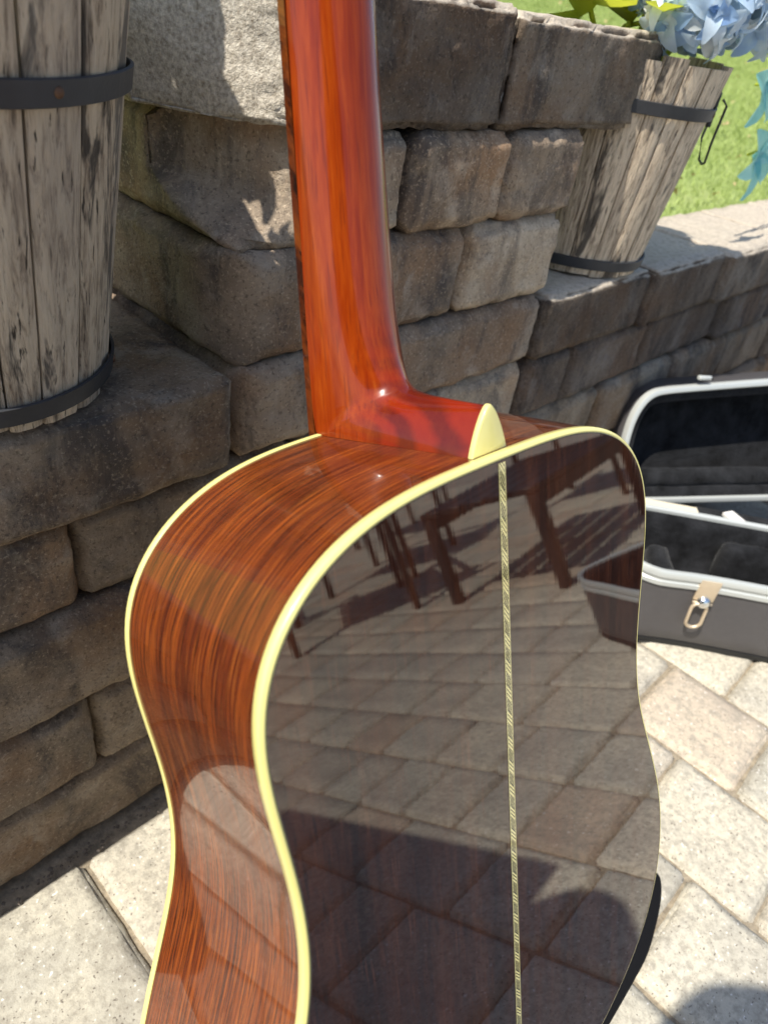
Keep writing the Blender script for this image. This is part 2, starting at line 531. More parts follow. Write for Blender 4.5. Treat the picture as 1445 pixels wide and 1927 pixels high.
# grass blades near the visible strip of lawn
def blades(n, x0, x1, y0, y1, mat):
    x = rng.uniform(x0, x1, n); y = rng.uniform(y0, y1, n)
    d = np.maximum(0, y - .47); z = .34 + .16 * d + .006 * d * d
    a = rng.uniform(0, 2 * np.pi, n); h = rng.uniform(.008, .022, n); w = rng.uniform(.001, .0022, n)
    ln = rng.normal(0, .6, n)
    V = np.zeros((n, 3, 3))
    V[:, 0] = np.stack([x - w * np.cos(a), y - w * np.sin(a), z], 1)
    V[:, 1] = np.stack([x + w * np.cos(a), y + w * np.sin(a), z], 1)
    V[:, 2] = np.stack([x + h * ln * np.sin(a), y - h * ln * np.cos(a), z + h], 1)
    me = bpy.data.meshes.new("grass")
    me.vertices.add(n * 3); me.vertices.foreach_set("co", V.ravel())
    me.loops.add(n * 3); me.loops.foreach_set("vertex_index", np.arange(n * 3, dtype=np.int32))
    me.polygons.add(n); me.polygons.foreach_set("loop_start", np.arange(0, n * 3, 3, dtype=np.int32))
    me.update(); me.validate()
    me.materials.append(mat)
    return me
t = NT("grass_blade")
gn = t.noise(t.coord(rand=False), 16, 3, .6)
t.color(t.ramp(gn, [(.3, (.26, .34, .08)), (.6, (.34, .42, .12)), (.8, (.43, .46, .18))])); t.set(Roughness=.6)
t.b.inputs['Subsurface Weight'].default_value = 0
gr = link_mesh("grass", blades(260000, .9, 6.5, .48, 4.2, t.m))
tag(gr, "short bright green lawn grass beyond the stone wall", "grass", kind='stuff')
# dry leaf bits on the lawn
V, F = [], []
for i in range(260):
    x = random.uniform(1.1, 5.5); y = random.uniform(.5, 3.2)
    c = Vector((x, y, lawn_z(x, y) + random.uniform(.03, .05))); s_ = random.uniform(.007, .016)
    a = random.uniform(0, 6.28); b0 = len(V)
    u_ = Vector((math.cos(a), math.sin(a), random.uniform(-.4, .6))) * s_; v_ = Vector((-math.sin(a), math.cos(a), random.uniform(-.3, .5))) * s_ * .55
    V += [c - u_, c - v_ * .9 + Vector((0, 0, .004)), c + u_, c + v_ * .9 + Vector((0, 0, .005))]; F.append((b0, b0 + 1, b0 + 2, b0 + 3))
lf = mesh_obj("leaf_litter", V, F, mat_plain("dry_leaf", (.50, .36, .18), .8, var=.3, bscale=300), smooth=False)
tag(lf, "scattered tan dry leaf bits on the lawn", "leaf litter", kind='stuff')
# pinkish mulch edge far up the lawn
V, F = [], []
for i in range(25):
    x = 6 + i * .8
    for k in (0, 1):
        y = 3.6 + .12 * i + k * 2.4 + .2 * math.sin(i * 1.3)
        V.append((x, y, lawn_z(x, y) + .05))
for i in range(24): F.append((2 * i, 2 * i + 2, 2 * i + 3, 2 * i + 1))
mb = mesh_obj("path", V, F, mat_plain("mulch", (.34, .22, .15), .95, var=.3, bscale=80))
tag(mb, kind='structure')

# ------------------------------------------------------------------ patio pavers
patio_root = empty("patio_paving", (0, 0, 0), kind='structure')
rows = [-1.32, -1.186, -1.052, -.918, -.784, -.650, -.516, -.382, -.248, -.115, .040, .190, .325, .458, .594, .730, .866, 1.000]
while rows[-1] < 3.5: rows.append(rows[-1] + .14)
forced = {.325: [-.037, -.179, -.284, -.404], .458: [-.104, -.284, -.404], .594: [-.035, -.225], .190: [-.112, -.262, -.404],
          -.248: [.257, .085], -.115: [.160, -.02], .730: [.06, -.12], .040: [.18, .03]}
cells = []
for i in range(len(rows) - 1):
    xa, xb = rows[i], rows[i + 1]
    js = []
    fj = sorted(forced.get(round(xa, 3), []))
    top = fj[-1] if fj else .289 - random.uniform(0, .1)
    y = top
    ups = []
    while y < .289 - .05:
        ups.append(y); y += random.choice([.112, .142, .186])
    js = sorted(set([.289] + ups + fj), reverse=True)
    if len(js) > 1 and js[0] - js[1] < .045: js.pop(1)
    y = js[-1]
    while y > -4.55:
        y -= random.choice([.112, .142, .186, .186]); js.append(y)
    for a, b in zip(js[:-1], js[1:]): cells.append((xa, xb, b, a))
def key(c):
    x, y = (c[0] + c[1]) / 2, (c[2] + c[3]) / 2
    return math.hypot((x - .45) * .85, (y + .30) * .75) if not (x < .1 and y > -.1) else math.hypot(x - .0, y - .15) * .5
cells.sort(key=key)
def paver_geo(c, n, seed):
    xa, xb, ya, yb = c
    gx = random.uniform(.0012, .0032); gy = random.uniform(.0012, .003)
    h = ((xb - xa) / 2 - gx, (yb - ya) / 2 - gy, .024)
    tilt = (random.uniform(-.006, .006), random.uniform(-.006, .006))
    def hook(p):
        return Vector((p.x, p.y, p.z + p.x * tilt[0] + p.y * tilt[1]))
    V, F = stone_geo(h, n, .0055, .0019, seed, 34, hook, .5)
    return V, F, ((xa + xb) / 2, (ya + yb) / 2, -.024 + random.uniform(-.0012, .0012))
NP = 298
for i, c in enumerate(cells[:NP]):
    d = key(c)
    n = (18, 18, 5) if d < .35 else (8, 8, 4)
    V, F, L = paver_geo(c, n, i + 11)
    mesh_obj("paver", V, F, M_PAVER, patio_root, L)
V, F = [], []
for i, c in enumerate(cells[NP:]):
    xa, xb, ya, yb = c
    z = random.uniform(-.0015, .0015); e = .002; q = .005
    b0 = len(V)
    V += [(xa + e, ya + e, -.01), (xb - e, ya + e, -.01), (xb - e, yb - e, -.01), (xa + e, yb - e, -.01),
          (xa + e, ya + e, z - .004), (xb - e, ya + e, z - .004), (xb - e, yb - e, z - .004), (xa + e, yb - e, z - .004),
          (xa + q, ya + q, z), (xb - q, ya + q, z), (xb - q, yb - q, z), (xa + q, yb - q, z)]
    for k in range(4):
        k2 = (k + 1) % 4
        F += [(b0 + k, b0 + k2, b0 + 4 + k2, b0 + 4 + k), (b0 + 4 + k, b0 + 4 + k2, b0 + 8 + k2, b0 + 8 + k)]
    F.append((b0 + 8, b0 + 9, b0 + 10, b0 + 11))
o = mesh_obj("pavers", V, F, M_PAVER, patio_root, smooth=False)
o['kind'] = 'stuff'
# every far paver its own tone
t = M_PAVER.copy(); t.name = "paver_concrete_far"
nt = t.node_tree
for nd in nt.nodes:
    if nd.type == 'OBJECT_INFO':
        geo = nt.nodes.new('ShaderNodeNewGeometry')
        for l in list(nd.outputs['Random'].links):
            ts = l.to_socket; nt.links.remove(l); nt.links.new(geo.outputs['Random Per Island'], ts)
o.data.materials.clear(); o.data.materials.append(t)

# grit and crumbs in the gap along the wall foot
V, F = [], []
for i in range(500):
    x = random.uniform(-.5, .3) if i < 330 else random.uniform(.3, 1.5)
    y = random.gauss(.293, .004); s_ = random.uniform(.0008, .003); b0 = len(V)
    for d in ((1, 0, 0), (0, 1, 0), (-1, 0, 0), (0, -1, 0), (0, 0, 1), (0, 0, -1)):
        V.append((x + d[0] * s_ * random.uniform(.6, 1.2), y + d[1] * s_ * random.uniform(.6, 1.2), .001 + d[2] * s_ * .7))
    for q in ((0, 1, 4), (1, 2, 4), (2, 3, 4), (3, 0, 4), (1, 0, 5), (2, 1, 5), (3, 2, 5), (0, 3, 5)): F.append(tuple(b0 + k for k in q))
o = mesh_obj("grit", V, F, mat_plain("grit", (.12, .10, .08), .9, var=.6, bscale=900), smooth=False)
tag(o, "dark soil grit along the foot of the stone wall", "grit", kind='stuff')

# ------------------------------------------------------------------ stone wall
wall = empty("stone_wall", (0, .30, 0), "grey brown tumbled stone block seat wall with a raised pillar in the middle", "stone wall")
sid = [0]
def stone(x0, x1, y0, y1, z0, z1, mat=None, r=.008, amp=.0030, n=None, hook=None, label=None, gap=.0010, edge=.0):
    sid[0] += 1
    gx = gap + random.uniform(-.0006, .001); gz = .0006
    c = Vector(((x0 + x1) / 2, (y0 + y1) / 2, (z0 + z1) / 2))
    h = ((x1 - x0) / 2 - gx, (y1 - y0) / 2, (z1 - z0) / 2 - gz)
    jt = random.uniform(-.004, .003)
    def hk(p):
        q = p.copy()
        if hook: q = hook(q + c) - c
        return q
    if n is None: n = (max(12, int((x1 - x0) / .0065)), 11, 17)
    V, F = stone_geo(h, n, r, amp, sid[0] + 40, 38, hk, edge + .25)
    o = mesh_obj("stone", V, F, mat or M_STONE, wall, (c.x, c.y + jt - .30, c.z))
    if label: o['label'] = label
    return o
YB = .445
# courses of the long wall: (z0, z1, [x joints])
courses = [
    (.000, .092, [-.95, -.70, -.46, -.20, .075, .29, .50, .73, .93, 1.16, 1.38, 1.62, 1.85, 2.1]),
    (.092, .187, [-.95, -.60, -.33, -.080, .11, .33, .545, .70, .92, 1.13, 1.36, 1.58, 1.80, 2.1]),
    (.187, .284, [-.95, -.72, -.44, -.20, .13, .30, .46, .66, .88, 1.08, 1.30, 1.55, 1.83, 2.1]),
    (.284, .366, [-.95, -.55, -.33, -.075, .12, .28, .450, .55, .745, 1.00, 1.21, 1.40, 1.66, 1.9, 2.1]),
]
for z0, z1, xs_ in courses:
    for a, b in zip(xs_[:-1], xs_[1:]):
        yo = .030 * max(0, min(1, (a - .6) / .6)) * -.6
        f0 = .300 + (.0 if a < .4 else -.004) + yo + random.uniform(-.002, .003)
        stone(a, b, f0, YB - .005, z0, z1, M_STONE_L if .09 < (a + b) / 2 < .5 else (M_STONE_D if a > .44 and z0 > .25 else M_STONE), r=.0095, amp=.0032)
# top course either side of the pillar
for a, b in [(-.95, -.62), (-.62, -.26), (-.26, .050)]:
    stone(a, b, .297, .56, .366, .445, M_STONE, r=.005, amp=.003, n=(52, 36, 17))
for a, b in [(.450, .685), (.685, .905), (.905, 1.15), (1.15, 1.37), (1.37, 1.60), (1.60, 1.84), (1.84, 2.1)]:
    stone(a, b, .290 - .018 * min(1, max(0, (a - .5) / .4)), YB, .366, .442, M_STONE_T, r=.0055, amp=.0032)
# pillar courses (three rows) between the seats
def corner(r_):      # rounds the pillar's outer left corner
    def f(p):
        x, y = p.x - .052, p.y - .298
        if x < r_ and y < r_:
            q = Vector((r_ - x, r_ - y)); L = q.length
            if L > r_:
                q *= r_ / L; return Vector((.052 + r_ - q.x, .298 + r_ - q.y, p.z))
        return p
    return f
def capped(p):       # under the split end of the cap the stone steps back
    f_ = max(0, min(1, (p.z - .524) / .035))
    q = corner(.035)(p)
    lim = .326 + (.106 - q.x) * 1.42
    if q.x < .135 and q.y < lim: q.y += (lim - q.y) * f_
    return q
for z0, z1, xs_ in [(.366, .443, [.052, .165, .450]), (.443, .525, [.048, .300, .452]), (.525, .600, [.050, .212, .335, .452])]:
    for k, (a, b) in enumerate(zip(xs_[:-1], xs_[1:])):
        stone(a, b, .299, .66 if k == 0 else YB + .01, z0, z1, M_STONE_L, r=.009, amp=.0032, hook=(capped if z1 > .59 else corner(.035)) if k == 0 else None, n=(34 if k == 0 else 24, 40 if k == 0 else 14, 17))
# pillar cap: two stones, the left one with a split, chipped end
def chip(p):
    lim = .310 + (.103 - p.x) * 1.42
    k = noise.noise(p * 60) * .5 + noise.noise(p * 140) * .5
    q = p.copy()
    if q.y < lim + .02 and q.x < .14:
        if q.y < lim: q.y = lim + .004 * noise.noise(p * 30)
        e = math.exp(-((q.x - .104) / .014) ** 2)
        q.y += -.008 * e * max(0, k * 1.8 + .25) + .005 * e + .0015 * noise.noise(p * 260) * math.exp(-((q.x - .09) / .02) ** 2)
        q.x -= .004 * e * k
    return q
stone(.030, .308, .304, .66, .600, .686, M_STONE_C, r=.006, amp=.003, n=(84, 50, 34), hook=chip, label="cap stone with a split chipped end painted sunlit pale", edge=.2)
def chip2(p):
    q = p.copy()
    return q
stone(.309, .562, .301, .455, .600, .682, M_STONE_C2, r=.005, amp=.0036, n=(44, 14, 22), edge=.4)
# dark mortar-less core behind the joints
for b in [(-.93, 2.08, .335, YB - .02, .004, .425), (.16, .43, .345, YB - .01, .42, .66)]:
    V, F = box_geo(*b)
    mesh_obj("core", [(x, y - .30, z) for x, y, z in V], F, mat_plain("wall_core", (.03, .027, .024), .95), wall, smooth=False)

# ------------------------------------------------------------------ barrel planters
def make_barrel(loc, label, seed, rot=0.0, handle=None):
    random.seed(seed)
    root = empty("barrel_planter", loc, label, "barrel planter", "wooden barrel planters on the stone wall")
    rz = lambda z: .0835 + z * .135
    N = 21; H = .222
    bounds = [0.0]
    ws = [random.uniform(.75, 1.25) for _ in range(N)]
    tot = sum(ws)
    for w in ws: bounds.append(bounds[-1] + w / tot * 2 * math.pi)
    for i in range(N):
        a0, a1 = bounds[i] + rot, bounds[i + 1] + rot
        gap = random.uniform(.009, .020)
        dr = random.uniform(-.0012, .0012)
        zt = H + random.uniform(-.004, .002); zb = random.uniform(0.0, .004)
        V, F = [], []
        na, nz = 6, 16
        for k in range(nz + 1):
            z = zb + (zt - zb) * k / nz
            for s in range(na + 1):
                a = a0 + gap / 2 + (a1 - a0 - gap) * s / na
                ed = min(s, na - s)
                r_ = rz(z) + dr - (.0016 if ed == 0 else 0) + .0013 * noise.noise(Vector((a * 14, seed, z * 12)))
                V.append((r_ * math.cos(a), r_ * math.sin(a), z))
            for s in range(na, -1, -1):
                a = a0 + gap / 2 + (a1 - a0 - gap) * s / na
                r_ = rz(z) - .010
                V.append((r_ * math.cos(a), r_ * math.sin(a), z))
        m = 2 * (na + 1)
        for k in range(nz):
            for s in range(m):
                s2 = (s + 1) % m
                F.append((k * m + s, k * m + s2, (k + 1) * m + s2, (k + 1) * m + s))
        F.append(tuple(range(m))[::-1]); F.append(tuple(nz * m + s for s in range(m)))
        o = mesh_obj("stave", V, F, M_OLD, root)
        sharp(o, 40)
    for zc, hw in ((.0145, .0062), (.178, .0062)):
        prof = [(rz(zc - hw) + .0018, zc - hw), (rz(zc - hw) + .0036, zc - hw + .0006), (rz(zc + hw) + .0036, zc + hw - .0006), (rz(zc + hw) + .0018, zc + hw)]
        V, F = revolve(prof, 72)
        V = [(x, y, z + .0008 * math.sin(3 * math.atan2(y, x) + seed)) for x, y, z in V]
        hp = fix_normals(mesh_obj("hoop", V, F, M_HOOP, root)); sharp(hp, 30)
        for a in ((-1.29, .9, 2.6) if zc > .1 else (-.55, 2.2)):
            r_ = rz(zc) + .0036
            V, F = revolve([(.0001, .0012), (.0018, .0011), (.0026, .0004), (.0028, -.001)], 14, close=False)
            M = Matrix.Rotation(a, 4, 'Z') @ Matrix.Translation((r_, 0, zc)) @ Matrix.Rotation(R(90), 4, 'Y')
            mesh_obj("screw", [M @ Vector(v) for v in V], F, M_RUST, hp)
    V, F = revolve([(.0001, .012), (rz(.01) - .011, .012), (rz(.01) - .011, .006), (.0001, .006)], 40)
    mesh_obj("bottom_board", V, F, M_OLD, root)
    V = [(0, 0, H - .03)]; F = []
    for k in range(36):
        a = k / 36 * 2 * math.pi; V.append(((rz(H) - .014) * math.cos(a), (rz(H) - .014) * math.sin(a), H - .034 + random.uniform(-.003, .003)))
    for k in range(36): F.append((0, 1 + k, 1 + (k + 1) % 36))
    mesh_obj("soil", V, F, M_SOIL, root)
    if handle is not None:
        a = handle; M = Matrix.Rotation(a, 4, 'Z'); r_ = rz(.178) + .004
        pl = bevel_box("handle_bracket", (r_ - .002, r_ + .003, -.008, .008, .163, .198), M_HOOP, root, .001, 1, M)
        pts = [(r_ + .003, -.016, .192), (r_ + .009, -.017, .186), (r_ + .006, -.020, .150), (r_ + .009, -.012, .128), (r_ + .010, 0, .125),
               (r_ + .009, .012, .128), (r_ + .006, .020, .150), (r_ + .009, .017, .186), (r_ + .003, .016, .192)]
        V, F = tube([M @ Vector(p) for p in pts], .0014, 8)
        mesh_obj("handle", V, F, M_HOOP, root)
    return root
bl = make_barrel((-.100, .376, .446), "weathered wooden barrel planter with black iron hoops nearest the camera at left", 3, rot=.2)
br_ = make_barrel((.612, .376, .443), "weathered wooden barrel planter holding blue flowers at the right end of the pillar", 9, rot=1.0, handle=R(-50))

# ------------------------------------------------------------------ hydrangeas
def mat_petal(name, stops, seed):
    t = NT(name)
    n_ = t.noise(t.coord(rand=True), 34, 3, .6)
    geo = t.n('ShaderNodeNewGeometry')
    f = t.math('ADD', t.math('MULTIPLY', n_, .6), t.math('MULTIPLY', geo.outputs['Random Per Island'], .55))
    t.color(t.ramp(f, stops)); t.set(Roughness=.55)
    b = t.b
    tr = t.n('ShaderNodeBsdfTranslucent'); tr.inputs[0].default_value = (*stops[-2][1], 1)
    mx = t.n('ShaderNodeMixShader'); mx.inputs[0].default_value = .42
    out = t.t.nodes["Material Output"]
    t.link(b.outputs[0], mx.inputs[1]); t.link(tr.outputs[0], mx.inputs[2]); t.link(mx.outputs[0], out.inputs[0])
    return t.m
M_BLUE = mat_petal("blue_petal", [(.20, (.12, .26, .62)), (.36, (.32, .50, .80)), (.50, (.64, .78, .89)), (.74, (.88, .92, .91))], 1)
M_TEAL = mat_petal("teal_petal", [(.25, (.10, .42, .46)), (.5, (.25, .62, .66)), (.8, (.50, .80, .80)), (.95, (.62, .86, .86))], 2)
M_LIME = mat_petal("lime_leaf", [(.25, (.22, .34, .02)), (.5, (.42, .52, .03)), (.75, (.62, .66, .06)), (.95, (.7, .7, .12))], 3)

def petal(V, F, base, direc, side, length, width, cup):
    direc = direc.normalized(); side = (side - direc * side.dot(direc)).normalized(); up = direc.cross(side)
    b0 = len(V); m = 5
    for i in range(m + 1):
        t_ = i / m
        w = width * (math.sin(math.pi * min(1, .12 + .86 * t_)) ** .65) * .5
        if i == m: w = width * .10
        c = base + direc * (length * t_) + up * (cup * length * (math.sin(t_ * 2.4) * .5 - t_ * t_ * .55))
        for s in (-1, 0, 1):
            V.append(c + side * (w * s) + up * (.22 * width * abs(s) * (1 - .6 * t_) + (.03 * width * random.uniform(-1, 1) if s else 0)))
    for i in range(m):
        for s in range(2):
            a = b0 + i * 3 + s
            F.append((a, a + 1, a + 4, a + 3))

def hydrangea(c, rad, foot, label, group, mat=None, n=46, pl=(.024, .042), seed=1, leaves=3):
    random.seed(seed)
    root = empty("hydrangea", foot, label, "flower", group)
    rel = Vector(c) - Vector(foot)
    V, F = [], []
    for i in range(n):
        # golden-spiral directions over most of the sphere
        z = 1 - 1.72 * (i + .5) / n; a = i * 2.39996 + random.uniform(-.25, .25)
        d = Vector((math.sqrt(max(0, 1 - z * z)) * math.cos(a), math.sqrt(max(0, 1 - z * z)) * math.sin(a), z))
        fc = rel + d * rad * random.uniform(.62, 1.0)
        t1 = d.cross(Vector((random.uniform(-1, 1), random.uniform(-1, 1), random.uniform(-1, 1)))).normalized()
        t2 = d.cross(t1)
        k = random.choice((3, 4, 4))
        L = random.uniform(*pl)
        ph = random.uniform(0, 6.28)
        for j in range(k):
            th = ph + 2 * math.pi * j / k + random.uniform(-.2, .2)
            pd = (t1 * math.cos(th) + t2 * math.sin(th)) + d * random.uniform(-.1, .9)
            petal(V, F, fc, pd, d.cross(pd), L * random.uniform(.8, 1.15), L * random.uniform(.44, .62), random.uniform(.2, .9))
    mesh_obj("flower_head", V, F, mat or M_BLUE, root)
    pts = [Vector((0, 0, 0)), rel * .4 + Vector((0, 0, .02)), rel * .8, rel]
    V, F = tube(pts, [.003, .0026, .0022, .002], 7)
    mesh_obj("stem", V, F, M_LIME, root)
    for k in range(leaves):
        V, F = [], []
        a = random.uniform(0, 6.28)
        b_ = rel * random.uniform(.45, .8)
        dd = Vector((math.cos(a), math.sin(a), random.uniform(-.3, .5)))
        petal(V, F, b_, dd, Vector((-math.sin(a), math.cos(a), 0)), random.uniform(.06, .095), random.uniform(.035, .05), random.uniform(-.3, .3))
        mesh_obj("leaf", V, F, M_LIME, root)
    return root
base = (.612, .376, .632)
HG = "blue hydrangeas in the right barrel"
specs = [((.585, .300, .714), .046, "large pale blue silk hydrangea drooping over the front barrel rim beside the pillar cap"),
         ((.690, .285, .722), .048, "pale blue silk hydrangea hanging out furthest right over the lawn"),
         ((.600, .360, .745), .052, "deep blue silk hydrangea in the middle of the barrel behind the drooping one"),
         ((.660, .400, .775), .052, "white and blue silk hydrangea highest of the bunch"),
         ((.470, .415, .745), .048, "small blue silk hydrangea peeping over the pillar cap at left"),
         ((.640, .300, .745), .046, "whitish blue silk hydrangea between the two drooping ones")]
for i, (c, r_, lab) in enumerate(specs):
    f = (base[0] + random.uniform(-.06, .06), base[1] + random.uniform(-.06, .06), base[2])
    hydrangea(c, r_, f, lab, HG, seed=20 + i, n=100, pl=(.018, .032), leaves=4 if i in (2, 4) else 2)
random.seed(5)
base = (-.100, .376, .636)
for i, (c, r_, lab) in enumerate([((-.13, .425, .86), .036, "blue silk hydrangea nearest the left edge of the left barrel"),
                                  ((-.08, .395, .83), .036, "blue silk hydrangea at the right of the left barrel"),
                                  ((-.035, .303, .742), .011, "tiny blue silk hydrangea added above the frame to shade the pillar stone")]):  # last bloom is added only to cast shade on the pillar
    f = (base[0] + random.uniform(-.05, .05), base[1] + random.uniform(-.05, .05), base[2])
    hydrangea(c, r_, f, lab, "blue hydrangeas in the left barrel", seed=50 + i, n=26 if i < 2 else 18, pl=(.024, .042) if i < 2 else (.010, .016), leaves=3 if i < 2 else 0)
# teal flower beyond the wall at the right edge
rt = empty("teal_flower", (1.32, .330, .442), "teal silk flower with pointed petals at the right edge above the lawn", "flower")
V, F = [], []
random.seed(8)
for (cx, cz, k, L) in ((-.348, .118, 6, .060), (-.416, .205, 5, .056)):
    for j in range(k):
        th = 2 * math.pi * j / k + .4
        petal(V, F, Vector((cx, 0, cz)), Vector((math.cos(th), -.25, math.sin(th))), Vector((-math.sin(th), 0, math.cos(th))), L, L * .55, .35)
mesh_obj("petals", V, F, M_TEAL, rt)
V, F = tube([(0, .01, 0), (.006, .008, .09), (-.20, .006, .135), (-.348, .006, .118)], .002, 6)
mesh_obj("stem", V, F, M_LIME, rt)
V, F = tube([(.004, .008, .07), (-.20, .02, .21), (-.416, .006, .205)], .002, 6)
mesh_obj("stem", V, F, M_LIME, rt)

# ------------------------------------------------------------------ guitar
G = Matrix(((0.9989, 0.0478, -0.0009), (-0.0152, 0.3005, -0.9537), (-0.0453, 0.9526, 0.3009)))
gt = empty("acoustic_guitar", (0, 0, 0), "glossy dark rosewood acoustic guitar with cream binding standing on the pavers seen from behind", "guitar")
gt.matrix_world = Matrix.Translation((0.02427, 0.15266, 0.48391)) @ G.to_4x4()
D0, D1 = .1014, .1281
OUT = [(0, 0), (15.2, 0), (30.4, 0), (41.8, .2), (57.1, 1.0), (72.2, 2.5), (85.2, 4.7), (98, 8.4), (108.4, 12.5), (120, 19), (130.6, 27), (139.1, 36.7), (145.4, 47.5), (148.9, 57.3), (151, 69), (151.3, 81.1), (150.5, 93.9), (149.4, 105), (148.0, 117), (146.4, 129.4), (144.9, 142.3), (144, 154), (143.6, 164.8), (144.0, 177.7), (145.2, 190.6), (147.4, 203.6), (151, 216.5), (155.2, 227.5), (160.4, 239.4), (165.6, 251.5), (170.8, 263.9), (175.6, 276), (180, 286.8), (184.8, 298), (188.5, 309.2), (191.6, 320.8), (194.0, 331.6), (196, 342), (197.4, 352.6), (198.1, 364.9), (198, 377.5), (197.2, 389), (195.4, 400.6), (192.3, 412.7), (187.3, 425.6), (180.3, 438.1), (171.8, 449.5), (162.6, 459), (151.8, 468), (139.7, 476.2), (128, 482.8), (116, 488.1), (103.6, 492.5), (90.2, 496.3), (76.7, 499.4), (63.3, 502), (50, 504), (36, 505.7), (22, 506.9), (10, 507.7), (0, 508)]
o_ = np.array(OUT) / 1000
tt = np.concatenate([[0], np.cumsum(np.hypot(*np.diff(o_, axis=0).T))])
NH = 150
uu = np.linspace(0, tt[-1], NH + 1)
hw = np.interp(uu, tt, o_[:, 0]); hy = np.interp(uu, tt, o_[:, 1])
for _ in range(25):
    hw[1:-1] = .25 * hw[:-2] + .5 * hw[1:-1] + .25 * hw[2:]; hy[1:-1] = .25 * hy[:-2] + .5 * hy[1:-1] + .25 * hy[2:]
hy[:8] = np.maximum(0, hy[:8])
# closed loop: right side down, left side up
LOOP = [(hw[i], -hy[i]) for i in range(NH + 1)] + [(-hw[i], -hy[i]) for i in range(NH - 1, 0, -1)]
NL = len(LOOP)
LN = []
for i in range(NL):
    a = LOOP[i - 1]; b = LOOP[(i + 1) % NL]
    tx, ty = b[0] - a[0], b[1] - a[1]; L = math.hypot(tx, ty)
    LN.append((-ty / L, tx / L))     # outward
if LN[NH // 2][0] < 0: LN = [(-a, -b) for a, b in LN]
arc = np.concatenate([[0], np.cumsum([math.hypot(LOOP[(i + 1) % NL][0] - LOOP[i][0], LOOP[(i + 1) % NL][1] - LOOP[i][1]) for i in range(NL)])])
zb = lambda y: D0 + (D1 - D0) * (-y / .508)

def sweep(name, prof, mat, smooth=True, closed=True, uv=False):
    """prof(i) -> list of (outset, z) for loop point i"""
    V, F, UV = [], [], []
    m = None
    cnt = NL + (1 if uv else 0)
    for i in range(cnt):
        ii = i % NL
        pr = prof(ii); m = len(pr)
        for (d, z) in pr:
            V.append((LOOP[ii][0] + LN[ii][0] * d, LOOP[ii][1] + LN[ii][1] * d, z)); UV.append((arc[i], z))
    for i in range(cnt if not uv else cnt - 1):
        i2 = (i + 1) % cnt
        for j in range(m if closed else m - 1):
            j2 = (j + 1) % m
            F.append((i * m + j, i * m + j2, i2 * m + j2, i2 * m + j))
    return mesh_obj(name, V, F, mat, gt, smooth=smooth, uvs=UV if uv else None)
BH = .0049   # binding height
sweep("side", lambda i: [(0, BH * .9 + (zb(LOOP[i][1]) - BH * 1.8) * k / 6) for k in range(7)], M_SIDE, closed=False, uv=True)
def bind_back(i):
    z = zb(LOOP[i][1])
    return [(-.0001, z - BH), (.0006, z - BH + .0003), (.0006, z - .0016), (.0003, z - .0007), (-.0003, z - .0001), (-.0011, z + .0003), (-.0021, z + .0004), (-.0021, z - .001)]
def bind_top(i):
    return [(.0001, BH), (.0006, BH - .0003), (.0006, .0016), (.0003, .0007), (-.0003, .0001), (-.0011, -.0003), (-.0030, -.0004), (-.0030, .001)]
fix_normals(sweep("back_binding", bind_back, M_BIND))
fix_normals(sweep("top_binding", bind_top, M_BIND))
t = NT("purfling"); t.color((.05, .035, .025)); lacquer(t); M_PURF = t.m
def purf(a, b): return lambda i: [(a, zb(LOOP[i][1]) + .00045), (b, zb(LOOP[i][1]) + .00045), (b, zb(LOOP[i][1]) - .001), (a, zb(LOOP[i][1]) - .001)]
fix_normals(sweep("purfling", purf(-.00210, -.00260), M_PURF))

ARCH = .0022
def plate(name, zf, mat, inset, arch):
    V, F = [], []
    ns = 28
    rowsn = []
    for i in range(NH + 1):
        w = max(0.0005, LOOP[i][0] + LN[i][0] * -inset) if 0 < i < NH else .0005
        y = LOOP[i][1] - LN[i][1] * inset
        if i == 0: w, y = .0005, -inset
        if i == NH: w, y = .0005, LOOP[NH][1] + inset
        for s in range(ns + 1):
            f = -1 + 2 * s / ns
            full = max(.02, np.interp(-y, hy[10:], hw[10:]) if True else w)
            a = arch * max(0, 1 - (f * w / .17) ** 2) * min(1, max(0, (-y) / .1)) * min(1, max(0, (.508 + y) / .1)) * min(1, (1 - abs(f)) * 6 + 0)
            V.append((f * w, y, zf(y) + a))
    for i in range(NH):
        for s in range(ns):
            a = i * (ns + 1) + s
            F.append((a, a + 1, a + ns + 2, a + ns + 1))
    return mesh_obj(name, V, F, mat, gt)
back = plate("back", lambda y: zb(y) + .00035, M_BACK, .0025, 0.0)
plate("top", lambda y: -.00035, M_SPRUCE, .0029, 0.0)

